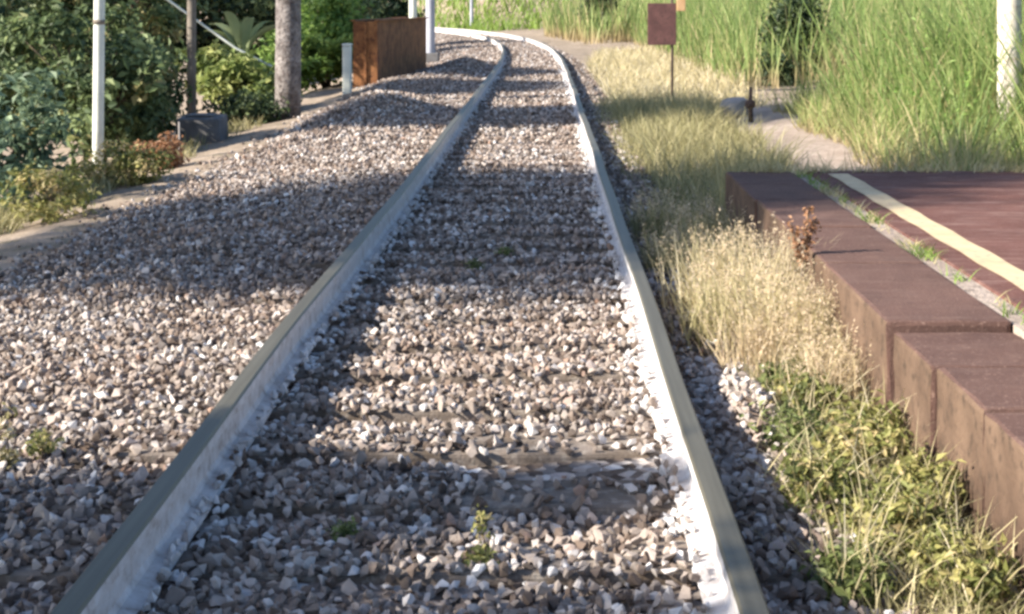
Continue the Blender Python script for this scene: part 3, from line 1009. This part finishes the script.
# ------------------------------------------------------------------ right-hand side: sign, stake, rock, pole
sg = tag(empty('track_sign', (1.95, 23.0, gz1(1.95, 23))), 'rusty maroon rectangular sign plate on a thin post in dry grass', 'sign')
z = gz1(1.95, 23)
tubes('post', [([(1.95, 23.0, z - 0.2), (1.95, 23.0, 1.62)], [0.02, 0.02])], M_DARKIRON, sg, 8)
bm = bmesh.new()
add_box(bm, 1.57, 2.01, 22.955, 22.975, 0.72, 1.36, bevel=0.006)
bm_obj('sign_plate', bm, M_SIGNBACK, sg)
bm = bmesh.new()
add_box(bm, 2.015, 2.15, 22.94, 22.97, 1.24, 1.48, bevel=0.01)
bm_obj('number_plate', bm, rough_mat('orange_plate', (0.45, 0.25, 0.12), (0.55, 0.36, 0.2), 8, 0.7), sg)

z = gz1(2.7, 19.6)
sk = tag(empty('iron_stake', (2.70, 19.6, z)), 'short dark iron stake with a knob at the path edge', 'stake')
tubes('stake', [([(2.70, 19.6, z - 0.1), (2.68, 19.6, z + 0.22), (2.69, 19.6, z + 0.48)], [0.035, 0.03, 0.02])], M_DARKIRON, sk, 8)
tubes('knob', [([(2.68, 19.6, z + 0.19), (2.68, 19.6, z + 0.23), (2.68, 19.6, z + 0.29), (2.68, 19.6, z + 0.32)], [0.03, 0.07, 0.07, 0.03])], M_DARKIRON, sk, 10)


def rock(name, label, x, y, r, seed, mat, sc=(1, 0.8, 0.7)):
    bm_ = bmesh.new()
    bmesh.ops.create_icosphere(bm_, subdivisions=3, radius=1)
    rr = np.random.default_rng(seed)
    pl = rr.normal(size=(14, 3))
    pl /= np.linalg.norm(pl, axis=1)[:, None]
    for v in bm_.verts:
        for n_ in pl:
            dd = v.co.dot(Vector(n_)) - 0.78
            if dd > 0:
                v.co -= Vector(n_) * dd * 0.85
        v.co += Vector(rr.normal(size=3)) * 0.012
        v.co = Vector((v.co.x * sc[0] * r, v.co.y * sc[1] * r, v.co.z * sc[2] * r))
    for v in bm_.verts:
        v.co += Vector((x, y, gz1(x, y) + r * sc[2] * 0.5))
    return tag(bm_obj(name, bm_, mat), label, 'rock')


rock('boulder', 'grey rock beside the short dark iron stake', 2.62, 20.6, 0.30, 3, M_ROCK)
pole('utility_pole', 'pale cream pole standing in the tall green grass', 4.80, 15.5, 6.0, 0.125, 0.115, M_CREAM, 16)

# ------------------------------------------------------------------ grass on the right
rng = np.random.default_rng(90)


def field(n, x0, x1, y0, y1, hfun, w, lean, tintf, segs=3, bend=0.35, keep=None):
    x = rng.uniform(x0, x1, n)
    y = rng.uniform(y0, y1, n)
    cl = 0.5 + 0.5 * np.sin(x * 3.1 + 1.7 * np.sin(y * 1.3)) * np.sin(y * 2.3 + 1.1 * np.sin(x * 2.1))
    k_ = rng.uniform(size=n) < 0.45 + 0.55 * cl
    if keep is not None:
        k_ &= keep(x, y)
    x, y, cl = x[k_], y[k_], cl[k_]
    P = np.stack([x, y, ground_z(x, y) - 0.02], -1)
    n = len(x)
    return blades(P, hfun(x, y, n) * (0.75 + 0.35 * cl), np.full(n, w) * rng.uniform(0.6, 1.3, n), rng.uniform(lean[0], lean[1], n), rng,
                  np.clip(tintf(n) + (cl - 0.5) * 0.25, 0, 1), bend, segs)


pole_low = lambda x, y: np.where((np.abs(x / y - 0.310) < 0.022) & (y < 15.6), 0.42, 1.0)
tallA = [field(18000, 3.45, 9.5, 12.6, 21.0, lambda x, y, n: rng.uniform(0.7, 2.1, n) * (0.4 + 0.6 * sstep(x, 3.4, 4.7)) * pole_low(x, y), 0.020, (0.05, 0.45),
               lambda n: np.clip(rng.normal(0.5, 0.27, n), 0, 1), 4)]
tallA += [field(8500, 3.0, 4.5, 11.3, 20.8, lambda x, y, n: rng.uniform(0.15, 0.7, n) * pole_low(x, y), 0.014, (0.1, 0.7), lambda n: np.clip(rng.normal(0.8, 0.2, n), 0, 1),
                keep=lambda x, y: x > 3.05 + 0.12 * np.sin(y * 1.7) + 0.15 * sstep(y, 17, 20))]
grass_obj('tall_grass', 'tall green grass thick on the bank around the cream pole', 'tall grass', M_GRASS_TALL, tallA)
wx, wy = rng.uniform(3.7, 8.0, 240), rng.uniform(12.4, 20.5, 240)
ok_ = np.abs(wx / wy - 0.310) > 0.02
wx, wy = wx[ok_], wy[ok_]
cz = ground_z(wx, wy) + rng.uniform(0.1, 1.25, len(wx)) * (0.35 + 0.65 * sstep(wx, 3.6, 4.8))
P = np.repeat(np.stack([wx, wy, cz], -1), 34, 0) + rng.normal(size=(len(wx) * 34, 3)) * np.array([0.10, 0.10, 0.16])
P[:, 2] = np.maximum(P[:, 2], ground_z(P[:, 0], P[:, 1]) + 0.03)
Nn = rng.normal(size=P.shape) + np.array([0, -0.3, 0.8])
Nn /= np.linalg.norm(Nn, axis=1)[:, None]
v, f, t_ = leaves(P, Nn, rng.uniform(0.05, 0.11, len(P)), rng.uniform(0.02, 0.045, len(P)), rng, np.clip(np.repeat(rng.uniform(0.2, 1, len(wx)), 34) + rng.normal(0, 0.12, len(P)), 0, 1))
grass_obj('bank_weeds', 'leafy green weeds mixed into the tall grass around the cream pole', 'weeds', M_LEAF_FROND, [(v, f, t_, np.zeros(len(t_)))])
tallB = [field(20000, 3.3, 15, 26, 62, lambda x, y, n: rng.uniform(0.9, 2.3, n) * (0.4 + 0.6 * sstep(x, 3.2, 4.6)), 0.036, (0.05, 0.40),
               lambda n: np.clip(rng.normal(0.5, 0.27, n), 0, 1), 4)]
tallB += [field(9000, 0, 16, 58, 88, lambda x, y, n: rng.uniform(0.9, 2.2, n), 0.07, (0.05, 0.3), lambda n: np.clip(rng.normal(0.6, 0.25, n), 0, 1), 3,
                keep=lambda x, y: x - track_x(y) > 2.9)]
grass_obj('tall_grass', 'tall green grass on the far bank behind the maroon sign', 'tall grass', M_GRASS_TALL, tallB)
lawn = [field(16000, -12, 14, 86, 112, lambda x, y, n: rng.uniform(0.3, 0.9, n), 0.10, (0.1, 0.5), lambda n: rng.uniform(0.2, 1, n),
              keep=lambda x, y: (x - track_x(y) > 2.3))]
grass_obj('far_grass', 'bright green grass on the far bank beyond the curve', 'grass', M_GRASS_LAWN, lawn)
verge = [field(19000, 0.66, 2.75, 10.55, 22.5, lambda x, y, n: rng.uniform(0.14, 0.5, n) * (0.35 + 0.65 * sstep(x, 0.62, 1.15)), 0.011, (0.1, 0.8),
               lambda n: np.clip(rng.normal(0.45, 0.25, n), 0, 1), keep=lambda x, y: (x < 2.2 + 0.25 * sstep(y, 14, 19) + 0.12 * np.sin(y * 2.3)) & ~((x > 2.3) & (y > 17.2) & (y < 21)))]
verge += [field(2600, 2.3, 6.0, 10.45, 11.3, lambda x, y, n: rng.uniform(0.08, 0.32, n), 0.012, (0.1, 0.8), lambda n: rng.uniform(0.1, 0.9, n))]
verge += [field(1500, 1.2, 6.0, 10.42, 10.85, lambda x, y, n: rng.uniform(0.50, 0.85, n), 0.010, (0.05, 0.5), lambda n: rng.uniform(0.1, 0.9, n))]
grass_obj('verge_grass', 'yellow-green dry grass on the verge past the platform end', 'grass', M_GRASS_VERGE, verge)
straw = [field(16000, 0.9, 3.8, 21.5, 48, lambda x, y, n: rng.uniform(0.12, 0.42, n), 0.022, (0.1, 0.8), lambda n: np.clip(rng.normal(0.6, 0.22, n), 0, 1),
               keep=lambda x, y: (x > 1.05 + 0.6 * sstep(y, 36, 48)) & ((x < 3.3) | (y > 26)))]
grass_obj('straw_grass', 'pale straw coloured grass around the maroon sign', 'grass', M_GRASS_STRAW, straw)


# near dry tussocks between the rail and the platform: each a clump of its own
def tussock(x, y, n, h, spread, mat, label, tint, heads=True, name='grass_tussock', w=0.007):
    P = tuft_pts(x, y, n, spread, rng)
    P[:, 0] = np.clip(P[:, 0], 0.60, PX0 - 0.03)
    H = h * rng.uniform(0.45, 1.0, n)
    parts_ = [blades(P, H, np.full(n, w) * rng.uniform(0.6, 1.4, n), rng.uniform(0.03, 0.42, n), rng, np.clip(rng.normal(tint, 0.2, n), 0, 1), 0.4, 4)]
    root = tag(empty(name, (x, y, gz1(x, y))), label, 'grass')
    grass_obj('blades', None, None, mat, parts_, parent=root)['kind'] = 'stuff'
    if heads:
        m_ = n // 5
        P2 = P[:m_] + np.stack([rng.normal(size=m_) * 0.05 * h * 2, rng.normal(size=m_) * 0.05 * h * 2, H[:m_] * 0.9 + 0.0], -1)
        P2[:, 0] = np.minimum(P2[:, 0], PX0 + 0.05)
        k_ = 9
        PP = np.repeat(P2, k_, 0) + rng.normal(size=(m_ * k_, 3)) * np.array([0.008, 0.008, 0.03])
        Nn = rng.normal(size=(len(PP), 3))
        Nn /= np.linalg.norm(Nn, axis=1)[:, None]
        v, f, t_ = leaves(PP, Nn, np.full(len(PP), 0.022), np.full(len(PP), 0.006), rng, np.clip(rng.normal(0.7, 0.2, len(PP)), 0, 1))
        grass_obj('seed_heads', None, None, M_GRASS_PINK, [(v, f, t_, np.zeros(len(t_)))], parent=root)['kind'] = 'stuff'
    return root


near = [(1.14, 6.35, 420, 0.40, 0.07, M_GRASS_STRAW, 'straw tussock leaning on the kerb just past the wide slab gap', 0.6),
        (1.10, 5.75, 380, 0.30, 0.08, M_GRASS_PINK, 'pinkish dry grass clump at the kerb corner of the stepped slab', 0.5),
        (0.86, 7.45, 520, 0.52, 0.10, M_GRASS_STRAW, 'pale dry grass tussock farthest from the broken kerb gap, by the shaded platform end', 0.72),
        (1.05, 7.15, 520, 0.55, 0.10, M_GRASS_STRAW, 'pale dry grass tussock pressed against the kerb face', 0.78),
        (0.82, 6.75, 480, 0.44, 0.10, M_GRASS_VERGE, 'dry tussock with greenish base on the rail side', 0.75),
        (1.02, 6.55, 560, 0.46, 0.10, M_GRASS_STRAW, 'dense straw tussock in the middle of the pale clumps', 0.70),
        (0.92, 6.25, 420, 0.34, 0.09, M_GRASS_PINK, 'low pinkish dry tussock in front of the pale clumps', 0.55),
        (1.12, 6.05, 380, 0.32, 0.07, M_GRASS_STRAW, 'short straw tussock at the kerb beside the wide slab gap', 0.6),
        (0.74, 8.6, 420, 0.34, 0.12, M_GRASS_VERGE, 'grey-green grass clump near the shaded end of the platform', 0.4),
        (1.0, 9.2, 480, 0.40, 0.13, M_GRASS_VERGE, 'grey-green grass clump at the platform corner in shade', 0.4),
        (0.78, 9.9, 480, 0.36, 0.13, M_GRASS_VERGE, 'grey-green grass clump between the rail and the platform corner', 0.4)]
for a in near:
    tussock(*a)

# rust coloured dock stalk
z = gz1(1.16, 6.9)
dk = tag(empty('dock_stalk', (1.16, 6.9, z)), 'rust brown dried dock stalk standing above the pale tussocks', 'weed')
tubes('stem', [([(1.16, 6.9, z), (1.18, 6.88, z + 0.35), (1.21, 6.86, z + 0.64)], [0.007, 0.006, 0.003]), ([(1.18, 6.88, z + 0.36), (1.13, 6.88, z + 0.56)], [0.005, 0.002]),
               ([(1.18, 6.88, z + 0.4), (1.25, 6.9, z + 0.58)], [0.005, 0.002])], M_BARK, dk, 6)
P = np.concatenate([np.linspace((1.18, 6.88, z + 0.36), (1.21, 6.86, z + 0.64), 90), np.linspace((1.17, 6.88, z + 0.4), (1.13, 6.88, z + 0.56), 60), np.linspace((1.2, 6.88, z + 0.44), (1.25, 6.9, z + 0.58), 60)])
P = P + rng.normal(size=P.shape) * 0.009
Nn = rng.normal(size=P.shape)
Nn /= np.linalg.norm(Nn, axis=1)[:, None]
v, f, t_ = leaves(P, Nn, np.full(len(P), 0.026), np.full(len(P), 0.015), rng, rng.uniform(size=len(P)))
grass_obj('seeds', None, None, M_LEAF_RUST, [(v, f, t_, np.zeros(len(t_)))], parent=dk)

# leafy weeds in the foreground
wd = [(0.98, 5.55, 0.13, 'W', 'green and yellow leafy weed just before the pale dry tussocks'), (1.10, 5.2, 0.13, 'W', 'yellow leafy weed against the kerb under the wide slab gap'),
      (0.86, 5.15, 0.12, 'G', 'dark green leafy weed next to the white stones'), (1.02, 4.85, 0.15, 'W', 'bushy yellow-green weed in front of the kerb'),
      (0.84, 4.55, 0.12, 'W', 'yellow-green weed beside the shaded rail stones'), (1.14, 4.55, 0.13, 'W', 'dry leafy weed pressed to the kerb face'),
      (1.0, 4.25, 0.12, 'W', 'spreading yellow weed among dry stalks'), (0.80, 3.95, 0.08, 'G', 'dark green weed at the stones by the right rail'),
      (1.1, 3.95, 0.12, 'W', 'pale yellow weed with dry stems near the front'), (0.97, 5.9, 0.10, 'G', 'fresh green low weed under the straw tussock')]
for j, (x, y, r, kd, lb) in enumerate(wd):
    z = gz1(x, y)
    root = make_tree('leafy_weed', lb, 'weed', (x, y, z), [((x, y, z + r * 0.75), (r * 1.05, r * 1.3, r * 0.75), 38, 22, 0.055)],
                     M_LEAF_WEED if kd == 'W' else M_LEAF_GREEN, 0.034, 200 + j, 0.003)
    n = 70
    P = tuft_pts(x, y, n, r * 0.6, rng)
    P[:, 0] = np.clip(P[:, 0], 0.62, PX0 - 0.02)
    grass_obj('dry_stems', None, None, M_GRASS_STRAW, [blades(P, rng.uniform(0.12, 0.34, n), np.full(n, 0.006), rng.uniform(0.1, 0.7, n), rng, rng.uniform(0.2, 1, n), 0.4, 4)], parent=root)
x = rng.uniform(0.78, PX0 - 0.03, 3800)
y = rng.uniform(3.0, 6.4, 3800)
k_ = rng.uniform(size=3800) < sstep(x, 0.74, 0.95)
P = np.stack([x[k_], y[k_], ground_z(x[k_], y[k_]) - 0.01], -1)
n = len(P)
grass_obj('kerb_grass', 'short yellowish grass growing between the weeds along the kerb', 'grass', M_GRASS_VERGE,
          [blades(P, rng.uniform(0.04, 0.20, n), np.full(n, 0.006), rng.uniform(0.1, 0.9, n), rng, rng.uniform(0, 1, n), 0.4, 3)])

# grass in the joint behind the kerb slabs
parts = []
for j in range(60):
    y = rng.uniform(3.2, 10.1)
    if rng.uniform() < 0.35: continue
    n = int(rng.uniform(8, 40))
    P = np.stack([np.clip(1.745 + rng.normal(size=n) * 0.03, 1.70, 1.795), y + rng.normal(size=n) * 0.06, np.full(n, PZ - 0.02)], -1)
    parts.append(blades(P, rng.uniform(0.03, 0.085, n), np.full(n, 0.007), rng.uniform(0.3, 1.0, n), rng, np.full(n, rng.uniform(0.1, 0.9)), 0.4, 3))
grass_obj('joint_grass', 'small grass tufts in the joint behind the kerb slabs', 'grass', M_GRASS_LAWN, parts[::2])
nj = len(parts)
for j in range(70):
    n = int(rng.uniform(8, 22))
    cx = rng.uniform(1.3, 5.4)
    P = np.stack([cx + rng.normal(size=n) * 0.06, 10.30 + rng.normal(size=n) * 0.03 - (0.06 if cx < 1.8 else 0), np.full(n, PZ - 0.01)], -1)
    parts.append(blades(P, rng.uniform(0.02, 0.11, n), np.full(n, 0.008), rng.uniform(0.3, 1.2, n), rng, np.full(n, rng.uniform(0.1, 0.9)), 0.4, 3))
g2 = grass_obj('joint_straw', 'dry straw grass in the kerb joint and along the platform end', 'grass', M_GRASS_STRAW, parts[1:nj:2] + parts[nj:])

# small weeds in the ballast
for j, (px, py, r, mt, lb, stem) in enumerate([(343, 548, 0.028, M_LEAF_GREEN, 'tiny bright green weed between the rails near the left rail', 0),
                                               (480, 575, 0.032, M_LEAF_WEED, 'spindly yellowish weed with a tall stem between the rails', 0.16),
                                               (474, 275, 0.05, M_LEAF_GREEN, 'small green weed in the shaded middle of the track', 0),
                                               (42, 462, 0.05, M_LEAF_WEED, 'low yellow-green weed on the ballast left of the left rail', 0),
                                               (6, 470, 0.03, M_GRASS_STRAW, 'thin pale dry stalk on the ballast left of the track', 0.2),
                                               (505, 262, 0.04, M_LEAF_GREEN, 'second small green weed in the shaded track ballast', 0)]):
    x, y = at(px, py, -0.2)
    z = float(ballast_z(np.array([x]), np.array([y]))[0])
    cr = [((x, y, z + r * 0.9 + 0.01), (r, r, r * 0.8), 14, 14, 0.03)]
    if stem:
        cr.append(((x + 0.004, y, z + stem * 0.75), (0.012, 0.012, stem * 0.35), 10, 6, 0.02))
    make_tree('small_weed', lb, 'weed', (x, y, z), cr, mt, 0.022, 300 + j, 0.0025)
